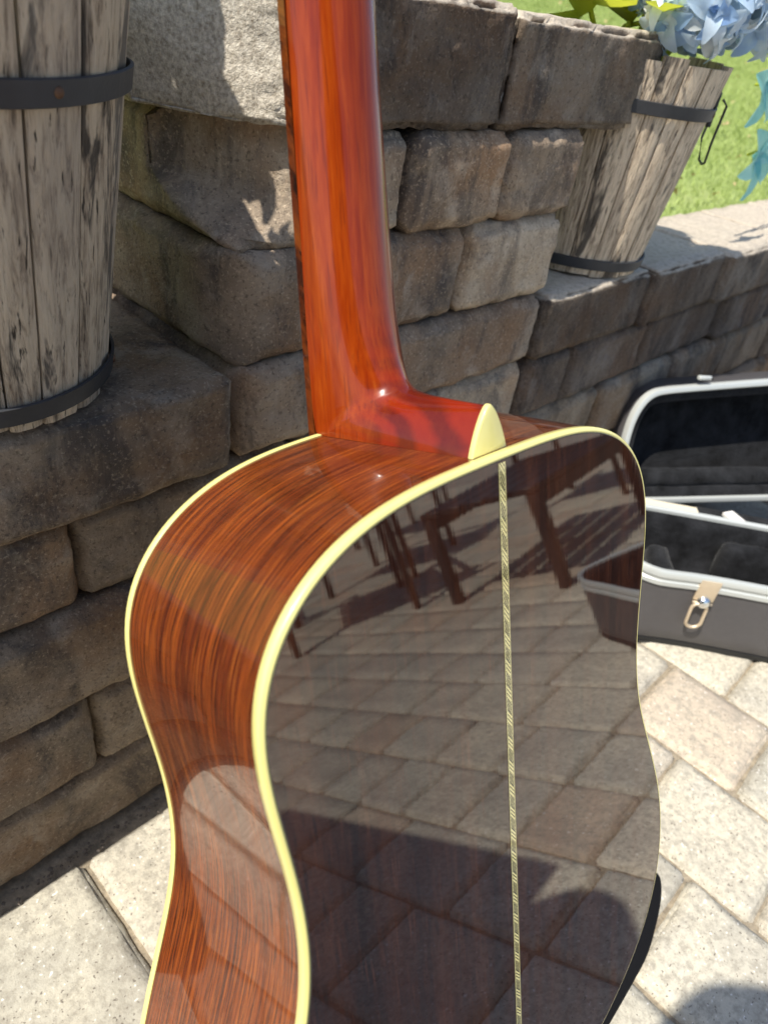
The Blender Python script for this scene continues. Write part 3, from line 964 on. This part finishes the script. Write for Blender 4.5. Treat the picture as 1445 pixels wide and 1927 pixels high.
# centre strip on the back: marquetry
def strip_mat():
    t = NT("marquetry_strip")
    c = t.n('ShaderNodeTexCoord'); s_ = t.n('ShaderNodeSeparateXYZ'); t.link(c.outputs['Object'], s_.inputs[0])
    x, y = s_.outputs['X'], s_.outputs['Y']
    P = .0078
    ax = t.math('ABSOLUTE', x)
    # alternating blocks of diagonal lines
    blk = t.math('FLOOR', t.math('DIVIDE', t.math('ADD', y, t.math('MULTIPLY', x, 1.5)), P))
    par = t.math('MODULO', t.math('ABSOLUTE', blk), 2)
    sg = t.math('SUBTRACT', t.math('MULTIPLY', par, 2.), 1.)
    ph = t.math('DIVIDE', t.math('ADD', y, t.math('MULTIPLY', t.math('MULTIPLY', x, sg), 1.5)), .0026)
    ln = t.math('GREATER_THAN', t.math('FRACT', t.math('ADD', ph, 1000.)), t.math('ADD', .30, t.math('MULTIPLY', par, .35)))
    core = t.math('LESS_THAN', ax, .00175)
    ln = t.math('MULTIPLY', ln, core)
    e1 = t.math('MULTIPLY', t.math('GREATER_THAN', ax, .00195), t.math('LESS_THAN', ax, .00225))
    e2 = t.math('GREATER_THAN', ax, .00262)
    d = t.math('MAXIMUM', t.math('MAXIMUM', ln, e1), e2)
    wv = t.noise(t.coord(rand=False), 120, 3, .6)
    cream = t.ramp(wv, [(.3, (.76, .65, .26)), (.7, (.90, .80, .38))])
    t.color(t.mix(d, cream, (.035, .03, .02)))
    lacquer(t, 1.0, 1.7)
    return t.m
V, F = [], []
for k in range(61):
    y = -.0034 - (.508 - .0068) * k / 60
    z = zb(y) + .00035
    for x in (-.0028, .0028): V += [(x, y, z + .00018), (x, y, z - .0008)]
for k in range(60):
    a = k * 4
    F += [(a, a + 2, a + 6, a + 4), (a, a + 4, a + 5, a + 1), (a + 2, a + 3, a + 7, a + 6)]
fix_normals(mesh_obj("centre_strip", V, F, strip_mat(), gt, smooth=False))

# neck and heel: U-shaped sections fanning round the heel
def lerp_tab(tab, s):
    xs_ = [r[0] for r in tab]
    return [float(np.interp(s, xs_, [r[k] for r in tab])) for k in range(1, len(tab[0]))]
HZ = .0925
# rows: s, base(y,z), ridge(y,z), half width, shape power
T_ = [(0.0, .360, 0, .360, .0205, .0215, 2.15), (1, .250, 0, .250, .0218, .0220, 2.15), (2, .160, 0, .160, .0234, .0242, 2.15), (3, .100, 0, .100, .0250, .0259, 2.15),
      (3.6, .074, 0, .077, .0264, .0266, 2.15), (4, .052, 0, .058, .0284, .0271, 2.1), (4.4, .032, 0, .0435, .0313, .0274, 2.1), (4.8, .013, 0, .0335, .0348, .0275, 2.05), (5, 0, .001, .0278, .0385, .0273, 2.0),
      (5.4, 0, .014, .0240, .0445, .0258, 1.9), (6, 0, .036, .0228, .0570, .0222, 1.8), (7, 0, .064, .0226, .0760, .0172, 1.6), (8, 0, HZ, .0226, HZ, .0126, 1.47)]
ss = np.linspace(0, 8, 120)
tabs = np.array(T_)
val = np.stack([np.interp(ss, tabs[:, 0], tabs[:, k]) for k in range(1, 7)], 1)
for _ in range(7):
    val[1:-1, 2:] = .25 * val[:-2, 2:] + .5 * val[1:-1, 2:] + .25 * val[2:, 2:]
V, F = [], []
NA = 36
for row in val:
    by, bz, ry, rz_, w, pw = row
    for k in range(NA + 1):
        q = -1 + 2 * k / NA
        q = math.sin(q * math.pi / 2) if pw > 1.95 else q
        q = max(-1, min(1, q))
        d = (1 - abs(q) ** pw) ** (1 / max(1.12, pw * .78)) if abs(q) < 1 else 0
        V.append((q * w, by + (ry - by) * d, bz + (rz_ - bz) * d))
for i in range(len(val) - 1):
    for k in range(NA):
        a = i * (NA + 1) + k
        F.append((a, a + 1, a + NA + 2, a + NA + 1))
neck = mesh_obj("neck", V, F, M_MAHO, gt)
# heel cap plate, pointed arch
V, F = [], []
m = 40
pts = []
for k in range(m + 1):
    q = -1 + 2 * k / m
    pts.append((q * .0128, .0001 + .0230 * (1 - abs(q) ** 1.5) ** (1 / 1.15)))
loops = [(0.0, HZ - .0002, 0), (.0003, HZ + .0005, 0), (.0003, HZ + .0021, 0), (.0000, HZ + .0026, 0), (-.0005, HZ + .0028, 0)]
for (d, z, _) in loops:
    for (x, y) in pts:
        L = math.hypot(x, y - .008) or 1
        V.append((x + d * x / L, max(.0001, y + d * (y - .008) / L), z))
mm = m + 1
for l in range(len(loops) - 1):
    for k in range(m): F.append((l * mm + k, l * mm + k + 1, (l + 1) * mm + k + 1, (l + 1) * mm + k))
F.append(tuple((len(loops) - 1) * mm + k for k in range(mm)))
F.append(tuple(l * mm for l in range(len(loops)))); F.append(tuple(l * mm + m for l in range(len(loops)))[::-1])
hc = fix_normals(mesh_obj("heel_cap", V, F, M_BIND, gt)); sharp(hc, 50)

# fretboard with frets
V, F = [], []
fb = lambda y: .0275 - (.0275 - .0215) * max(0, y) / .36 if y > 0 else .0275 + .0012 * (-y / .1)
ysf = np.linspace(-.105, .358, 30)
for y in ysf:
    w = fb(y)
    for (x, z) in ((-w, -.0003), (-w - .0001, -.0048), (-w * .6, -.0060), (0, -.0064), (w * .6, -.0060), (w + .0001, -.0048), (w, -.0003)): V.append((x, y, z))
for i in range(len(ysf) - 1):
    for k in range(6): F.append((i * 7 + k, i * 7 + k + 1, i * 7 + 7 + k + 1, i * 7 + 7 + k))
    F.append((i * 7 + 6, i * 7, i * 7 + 7, i * 7 + 13))
F.append(tuple(range(7))); F.append(tuple(len(V) - 7 + k for k in range(7))[::-1])
fbo = fix_normals(mesh_obj("fretboard", V, F, M_FRETB, gt)); sharp(fbo, 30)
for k in range(1, 21):
    y = .357 - .645 * (1 - 2 ** (-k / 12)) + 0.0
    w = fb(y) - .0009
    V, F = tube([(-w, y, -.0050), (-w * .97, y, -.0058), (-w * .5, y, -.0070), (0, y, -.0073), (w * .5, y, -.0070), (w * .97, y, -.0058), (w, y, -.0050)], .0007, 6)
    mesh_obj("fret", V, F, M_NICKEL, fbo)
# headstock and tuners, above the frame
hs = bevel_box("headstock", (-.036, .036, 0, .175, -.002, .0145), M_MAHO, gt, .002, 2, Matrix.Translation((0, .352, 0)) @ Matrix.Rotation(R(14), 4, 'X'))
for s in (-1, 1):
    for k in range(3):
        y = .39 + .048 * k
        V, F = tube([(s * .036, y, .022 + .1 * 0), (s * .048, y, .022)], [.003, .003], 8)
        tu = mesh_obj("tuner", V, F, M_NICKEL, gt)
        bevel_box("button", (s * .048 - .003, s * .048 + .003, y - .008, y + .008, .017, .027), M_NICKEL, tu, .002, 2)

# black cloth under the guitar
O_ = [(.300, -.080), (.306, -.092), (.296, -.1005), (.272, -.1105), (.243, -.1185), (.220, -.123), (.193, -.1245), (.163, -.126), (.10, -.128), (.0, -.13), (-.10, -.12), (-.13, -.08), (-.125, .0), (-.05, .03), (.1, .035), (.22, .02), (.285, -.02)]
P_ = [Vector((a, b)) for a, b in O_]
for _ in range(2):
    P_ = [q for i in range(len(P_)) for q in (P_[i] * .75 + P_[(i + 1) % len(P_)] * .25, P_[i] * .25 + P_[(i + 1) % len(P_)] * .75)]
c_ = Vector((.09, -.05)); n_ = len(P_); V, F = [], []
for (sc_, z_) in ((1, .001), (1.003, .003), (.99, .0055), (.5, .006)):
    for q in P_: w_ = c_ + (q - c_) * sc_; V.append((w_.x - .09, w_.y + .05, z_ + .0012 * noise.noise(Vector((w_.x * 30, w_.y * 30, sc_)))))
for l_ in range(3):
    for k in range(n_): F.append((l_ * n_ + k, l_ * n_ + (k + 1) % n_, (l_ + 1) * n_ + (k + 1) % n_, (l_ + 1) * n_ + k))
F.append(tuple(3 * n_ + k for k in range(n_)))
cl = fix_normals(mesh_obj("cloth", V, F, M_BAG, None, (.081, -.047, 0)))
tag(cl, "black cloth lying on the pavers under the guitar's lower edge", "cloth")

# ------------------------------------------------------------------ guitar case
A0 = Vector((.591, .091, 0)); U = Vector((.62, -.787, 0)).normalized(); Vv = Vector((-U.y, U.x, 0))
case = empty("guitar_case", A0, "open grey guitar case with silver rims and black plush lining on the pavers", "guitar case")
def cpos(u, v, z): return U * u + Vv * v + Vector((0, 0, z))
# outline of the base: rounded headstock end, straight hinge side, bouts on the near side
def base_outline(ins):
    pts = []
    fr = [(-.060, .045), (-.055, .022), (-.040, .004), (-.018, -.0045), (.0, -.004), (.04, 0), (.12, .0), (.22, -.002), (.30, -.008), (.38, -.030), (.44, -.070), (.50, -.115), (.56, -.142), (.62, -.155), (.68, -.165), (.75, -.182), (.80, -.178), (.835, -.15), (.85, -.10), (.855, .0), (.85, .09), (.83, .130), (.80, .146), (.75, .150),
          (.5, .150), (.25, .150), (.0, .150), (-.030, .148), (-.048, .138), (-.058, .118), (-.060, .09)]
    # Chaikin smoothing
    P = [Vector((a, b)) for a, b in fr]
    for _ in range(3):
        Q = []
        for i in range(len(P)):
            a, b = P[i], P[(i + 1) % len(P)]
            Q += [a * .75 + b * .25, a * .25 + b * .75]
        P = Q
    n = len(P); out = []
    for i in range(n):
        t_ = (P[(i + 1) % n] - P[i - 1]).normalized(); nrm = Vector((t_.y, -t_.x))
        out.append(P[i] - nrm * ins)
    return out
def loft_case(name, levels, mat, fn, pos, parent, capb=False, capt=False):
    V, F = [], []
    n = None
    for (ins, z) in levels:
        O_ = fn(ins); n = len(O_)
        for q in O_: V.append(pos(q.x, q.y, z))
    for l in range(len(levels) - 1):
        for k in range(n):
            k2 = (k + 1) % n
            F.append((l * n + k, l * n + k2, (l + 1) * n + k2, (l + 1) * n + k))
    if capb: F.append(tuple(range(n))[::-1])
    if capt: F.append(tuple((len(levels) - 1) * n + k for k in range(n)))
    o = fix_normals(mesh_obj(name, V, F, mat, parent)); sharp(o, 40)
    return o
shell = loft_case("base_shell", [(.010, .004), (.006, .006), (.002, .012), (.001, .030), (0, .107)], M_VINYL, base_outline, cpos, case, capb=True)
loft_case("foot_strip", [(.004, .0005), (.002, .001), (.002, .0085), (.004, .009)], mat_plain("black_rubber", (.012, .012, .012), .6), base_outline, cpos, case, capb=True)
loft_case("valance", [(-.0008, .106), (-.0028, .107), (-.0028, .113), (-.0012, .1145), (-.0012, .1185), (-.0030, .120), (-.0030, .127), (-.001, .130), (.003, .130), (.0055, .128), (.006, .120)], M_ALU, base_outline, cpos, case)
loft_case("plush_lining", [(.005, .124), (.009, .121), (.014, .112), (.016, .080), (.018, .048), (.024, .040), (.04, .037)], M_PLUSH, base_outline, cpos, case, capt=True)
def plush_lump(u, v, su, sv, z0, z1, name="padding"):
    V, F = stone_geo((su, sv, (z1 - z0) / 2), (8, 8, 6), .012, .003, int(u * 1000) % 97, 40)
    mesh_obj(name, [cpos(u + p.x, v + p.y, (z0 + z1) / 2 + p.z) for p in V], F, M_PLUSH, case)
plush_lump(.02, .075, .018, .052, .036, .085)
plush_lump(.16, .125, .05, .014, .036, .105)
# latch on the near wall
def latch(u, z0):
    l = empty("latch", cpos(u, 0, 0), parent=case)
    def P(a, z, d): return U * a + Vv * (-d) + Vector((0, 0, z))
    M = Matrix(((U.x, -Vv.x, 0, 0), (U.y, -Vv.y, 0, 0), (0, 0, 1, 0), (0, 0, 0, 1)))
    bevel_box("plate", (-.0135, .0135, .0008, .0042, .091, .125), M_BRASS, l, .0012, 2, M)
    V, F = revolve([(.0001, .0075), (.005, .0068), (.0085, .0042), (.0095, 0)], 18, close=False)
    MM = M @ Matrix.Translation((.001, .004, .090)) @ Matrix.Rotation(R(-90), 4, 'X')
    mesh_obj("rivet", [MM @ Vector(v) for v in V], F, M_RIVET, l)
    pts = []
    for k in range(28):
        a = 2 * math.pi * k / 28
        x = .0098 * math.cos(a); z = .0095 * math.sin(a) + (.010 if math.sin(a) > 0 else -.010)
        pts.append(M @ Vector((x - .002, .007 + .004 * (1 if z < 0 else .2), .070 + z)))
    V, F = tube(pts, .0024, 8, closed=True)
    mesh_obj("loop", V, F, M_BRASS, l)
    V, F = tube([M @ Vector((-.013, .005, .0885)), M @ Vector((.013, .005, .0885))], .0018, 8)
    mesh_obj("pin", V, F, M_BRASS, l)
    return l
latch(.052, 0)
MC = Matrix(((U.x, Vv.x, 0, 0), (U.y, Vv.y, 0, 0), (0, 0, 1, 0), (0, 0, 0, 1)))
bevel_box("hinge_plate", (-.035, .080, .154, .188, .112, .1165), mat_plain("cream_hinge", (.74, .66, .50), .6), case, .001, 1, MC)
bevel_box("hinge_cover", (.083, .30, .154, .200, .100, .112), M_PLUSH, case, .001, 1, MC)
bevel_box("hinge_plate", (.125, .145, .160, .190, .114, .120), mat_plain("white_hinge", (.80, .78, .74), .5), case, .001, 1, MC @ Matrix.Translation((.135, .17, 0)) @ Matrix.Rotation(R(30), 4, 'Z') @ Matrix.Translation((-.135, -.17, 0)))

# lid leaning open behind the base
N0 = Vector((.764, .209, .1)) - A0
E1 = Vector((.85, -.527, 0)).normalized(); NN = Vector((.527, .85, 0)).normalized()
tau = R(15)
E2 = (NN * math.sin(tau) + Vector((0, 0, math.cos(tau)))).normalized()
E3 = E1.cross(E2).normalized()
if E3.dot(NN) < 0: E3 = -E3
lid = empty("lid", (0, 0, 0), parent=case)
def lpos(a, b, d): return N0 + E1 * a + E2 * b + E3 * d
def lid_outline(ins):
    fr = [(-.062, .060), (-.062, .030), (-.056, .010), (-.040, .0), (-.01, -.003), (.15, -.003), (.40, -.003), (.60, -.003), (.74, .0), (.775, .02), (.785, .06), (.785, .14), (.775, .20), (.73, .225), (.6, .222), (.40, .205), (.20, .193), (.05, .180), (-.005, .175), (-.030, .170), (-.046, .155), (-.057, .130), (-.061, .10)]
    P = [Vector((a, b)) for a, b in fr]
    for _ in range(3):
        Q = []
        for i in range(len(P)):
            a, b = P[i], P[(i + 1) % len(P)]
            Q += [a * .75 + b * .25, a * .25 + b * .75]
        P = Q
    n = len(P); out = []
    for i in range(n):
        t_ = (P[(i + 1) % n] - P[i - 1]).normalized(); nrm = Vector((t_.y, -t_.x))
        out.append(P[i] + nrm * ins)
    # make sure positive ins goes inward
    c0 = sum(((q - Vector((.35, .1))).length for q in out)); c1 = sum(((q - Vector((.35, .1))).length for q in P))
    if ins > 0 and c0 > c1 or ins < 0 and c0 < c1: out = [P[i] * 2 - out[i] for i in range(n)]
    return out
loft_case("lid_shell", [(.012, .074), (.004, .072), (0, .066), (-.001, .012), (-.0005, .004)], M_VINYL, lid_outline, lpos, lid, capb=True)
loft_case("lid_rim", [(-.001, .010), (-.0022, .009), (-.0022, .001), (-.001, -.0015), (.002, -.0025), (.0058, -.0022), (.0075, 0), (.0075, .006)], M_ALU, lid_outline, lpos, lid)
loft_case("lid_lining", [(.0065, .003), (.010, .004), (.018, .006), (.022, .010), (.024, .040), (.026, .066)], M_PLUSH, lid_outline, lpos, lid, capt=True)
V, F = stone_geo((.40, .016, .014), (40, 6, 6), .012, .0025, 5, 30)
mesh_obj("lid_padding", [lpos(.36 + p.x, .030 + p.y, .022 + p.z) for p in V], F, M_PLUSH, lid)
V, F = stone_geo((.011, .0035, .004), (6, 4, 4), .002, .0004, 3, 30)
mesh_obj("lid_catch", [lpos(.050 + p.x, .1925 + p.y, -.001 + p.z) for p in V], F, M_ALU, lid)

# ------------------------------------------------------------------ added shadow casters, then furniture mirrored in the guitar's back
cab = empty("shadow_block", (-.690, -.545, 0), "unseen tall black cabinet shape added to cast the shadow mirrored in the guitar back", "shadow caster")  # added out of view, stands in for the photographer's broad shadow
cab.rotation_euler.z = R(-4)
bevel_box("carcass", (-.22, .22, -.272, .272, .05, 1.16), M_DARKMET, cab, .006, 2)
bevel_box("top", (-.235, .235, -.285, .285, 1.161, 1.185), M_DARKMET, cab, .006, 2)
bevel_box("plinth", (-.20, .20, -.25, .25, 0, .049), M_DARKMET, cab, .003, 1)
for q in (-1, 1):
    d_ = bevel_box("door", (.221, .236, q * .136 - .131, q * .136 + .131, .07, 1.14), M_DARKMET, cab, .003, 1)
    bevel_box("knob", (.2365, .252, q * .02 - .006, q * .02 + .006, .60, .66), M_NICKEL, d_, .003, 2)
colm = empty("shadow_column", (-.520, -.206, 0), "unseen slim black round topped column added to cast the rounded shadow beside the guitar", "patio heater")  # added out of view to cast the rounded hump of shadow
V, F = revolve([(.0001, 0), (.085, 0), (.085, .02), (.055, .035), (.055, .70), (.0001, .70)], 32, close=False)
sharp(fix_normals(mesh_obj("base", V, F, M_DARKMET, colm)), 40)
V, F = revolve([(.0001, .702), (.080, .702), (.086, .72), (.086, 1.09), (.081, 1.14), (.063, 1.182), (.034, 1.202), (.0001, 1.208)], 36, close=False)
sharp(fix_normals(mesh_obj("column_top", V, F, M_DARKMET, colm)), 40)

def patio_table(loc, rz, sx, sy, h, label, leg=.016, slats=5):
    root = empty("patio_table", loc, label, "patio table")
    root.rotation_euler.z = rz
    for k in range(slats):
        y0 = -sy / 2 + sy * k / slats
        bevel_box("slat", (-sx / 2, sx / 2, y0 + .004, y0 + sy / slats - .004, h - .018, h), M_DARKMET, root, .003, 1)
    for s in (-1, 1):
        bevel_box("apron", (-sx / 2 + .01, sx / 2 - .01, s * (sy / 2 - .02) - .008, s * (sy / 2 - .02) + .008, h - .06, h - .019), M_DARKMET, root, .002, 1)
        for q in (-1, 1):
            bevel_box("leg", (q * (sx / 2 - .02) - leg, q * (sx / 2 - .02) + leg, s * (sy / 2 - .02) - leg, s * (sy / 2 - .02) + leg, 0, h - .019), M_DARKMET, root, .003, 1)
    return root
patio_table((1.52, -1.14, 0), R(-8), .66, .40, .285, "low dark slatted metal patio table mirrored in the guitar back beside the case")
def patio_chair(loc, rz, label):
    root = empty("patio_chair", loc, label, "patio chair", "dark metal patio chairs behind the camera")
    root.rotation_euler.z = rz
    h = .30
    for k in range(6):
        y0 = -.20 + .40 * k / 6
        bevel_box("slat", (-.19, .19, y0 + .006, y0 + .062, h - .012, h), M_DARKMET, root, .003, 1)
    for s in (-1, 1):
        for q in (-1, 1):
            top = .62 if q > 0 else .46
            V, F = tube([(s * .20, q * .20, 0), (s * .20, q * .20, h), (s * .20, q * .20 + (.05 if q > 0 else 0), top)], .013, 8)
            mesh_obj("leg", V, F, M_DARKMET, root)
        V, F = tube([(s * .20, -.20, .455), (s * .20, .05, .46), (s * .20, .232, .455)], .014, 8)
        mesh_obj("armrest", V, F, M_DARKMET, root)
    bevel_box('cushion', (-.18, .18, -.19, .17, h + .001, h + .05), M_DARKMET, root, .012, 2)
    bevel_box('back_cushion', (-.18, .18, .165, .205, h + .06, h + .30), M_DARKMET, root, .012, 2)
    for k in range(4):
        z = .37 + .065 * k
        V, F = tube([(-.20, .20 + .05 * (z - .3) / .32, z), (.20, .20 + .05 * (z - .3) / .32, z)], .011, 6)
        mesh_obj("back_rail", V, F, M_DARKMET, root)
    return root
for (x, y, a, lab) in [(1.12, -1.72, 35, "dark metal patio chair nearest to the low table"), (1.62, -2.05, -20, "dark metal patio chair turned away behind the low table"),
                       (.86, -2.3, 120, "dark metal patio chair standing farthest left on the pavers"), (2.35, -1.5, 80, "dark metal patio chair far beyond the case's end"),
                       (2.3, -2.7, 10, "dark metal patio chair standing farthest out on the patio")]:
    patio_chair((x, y, 0), R(a), lab)
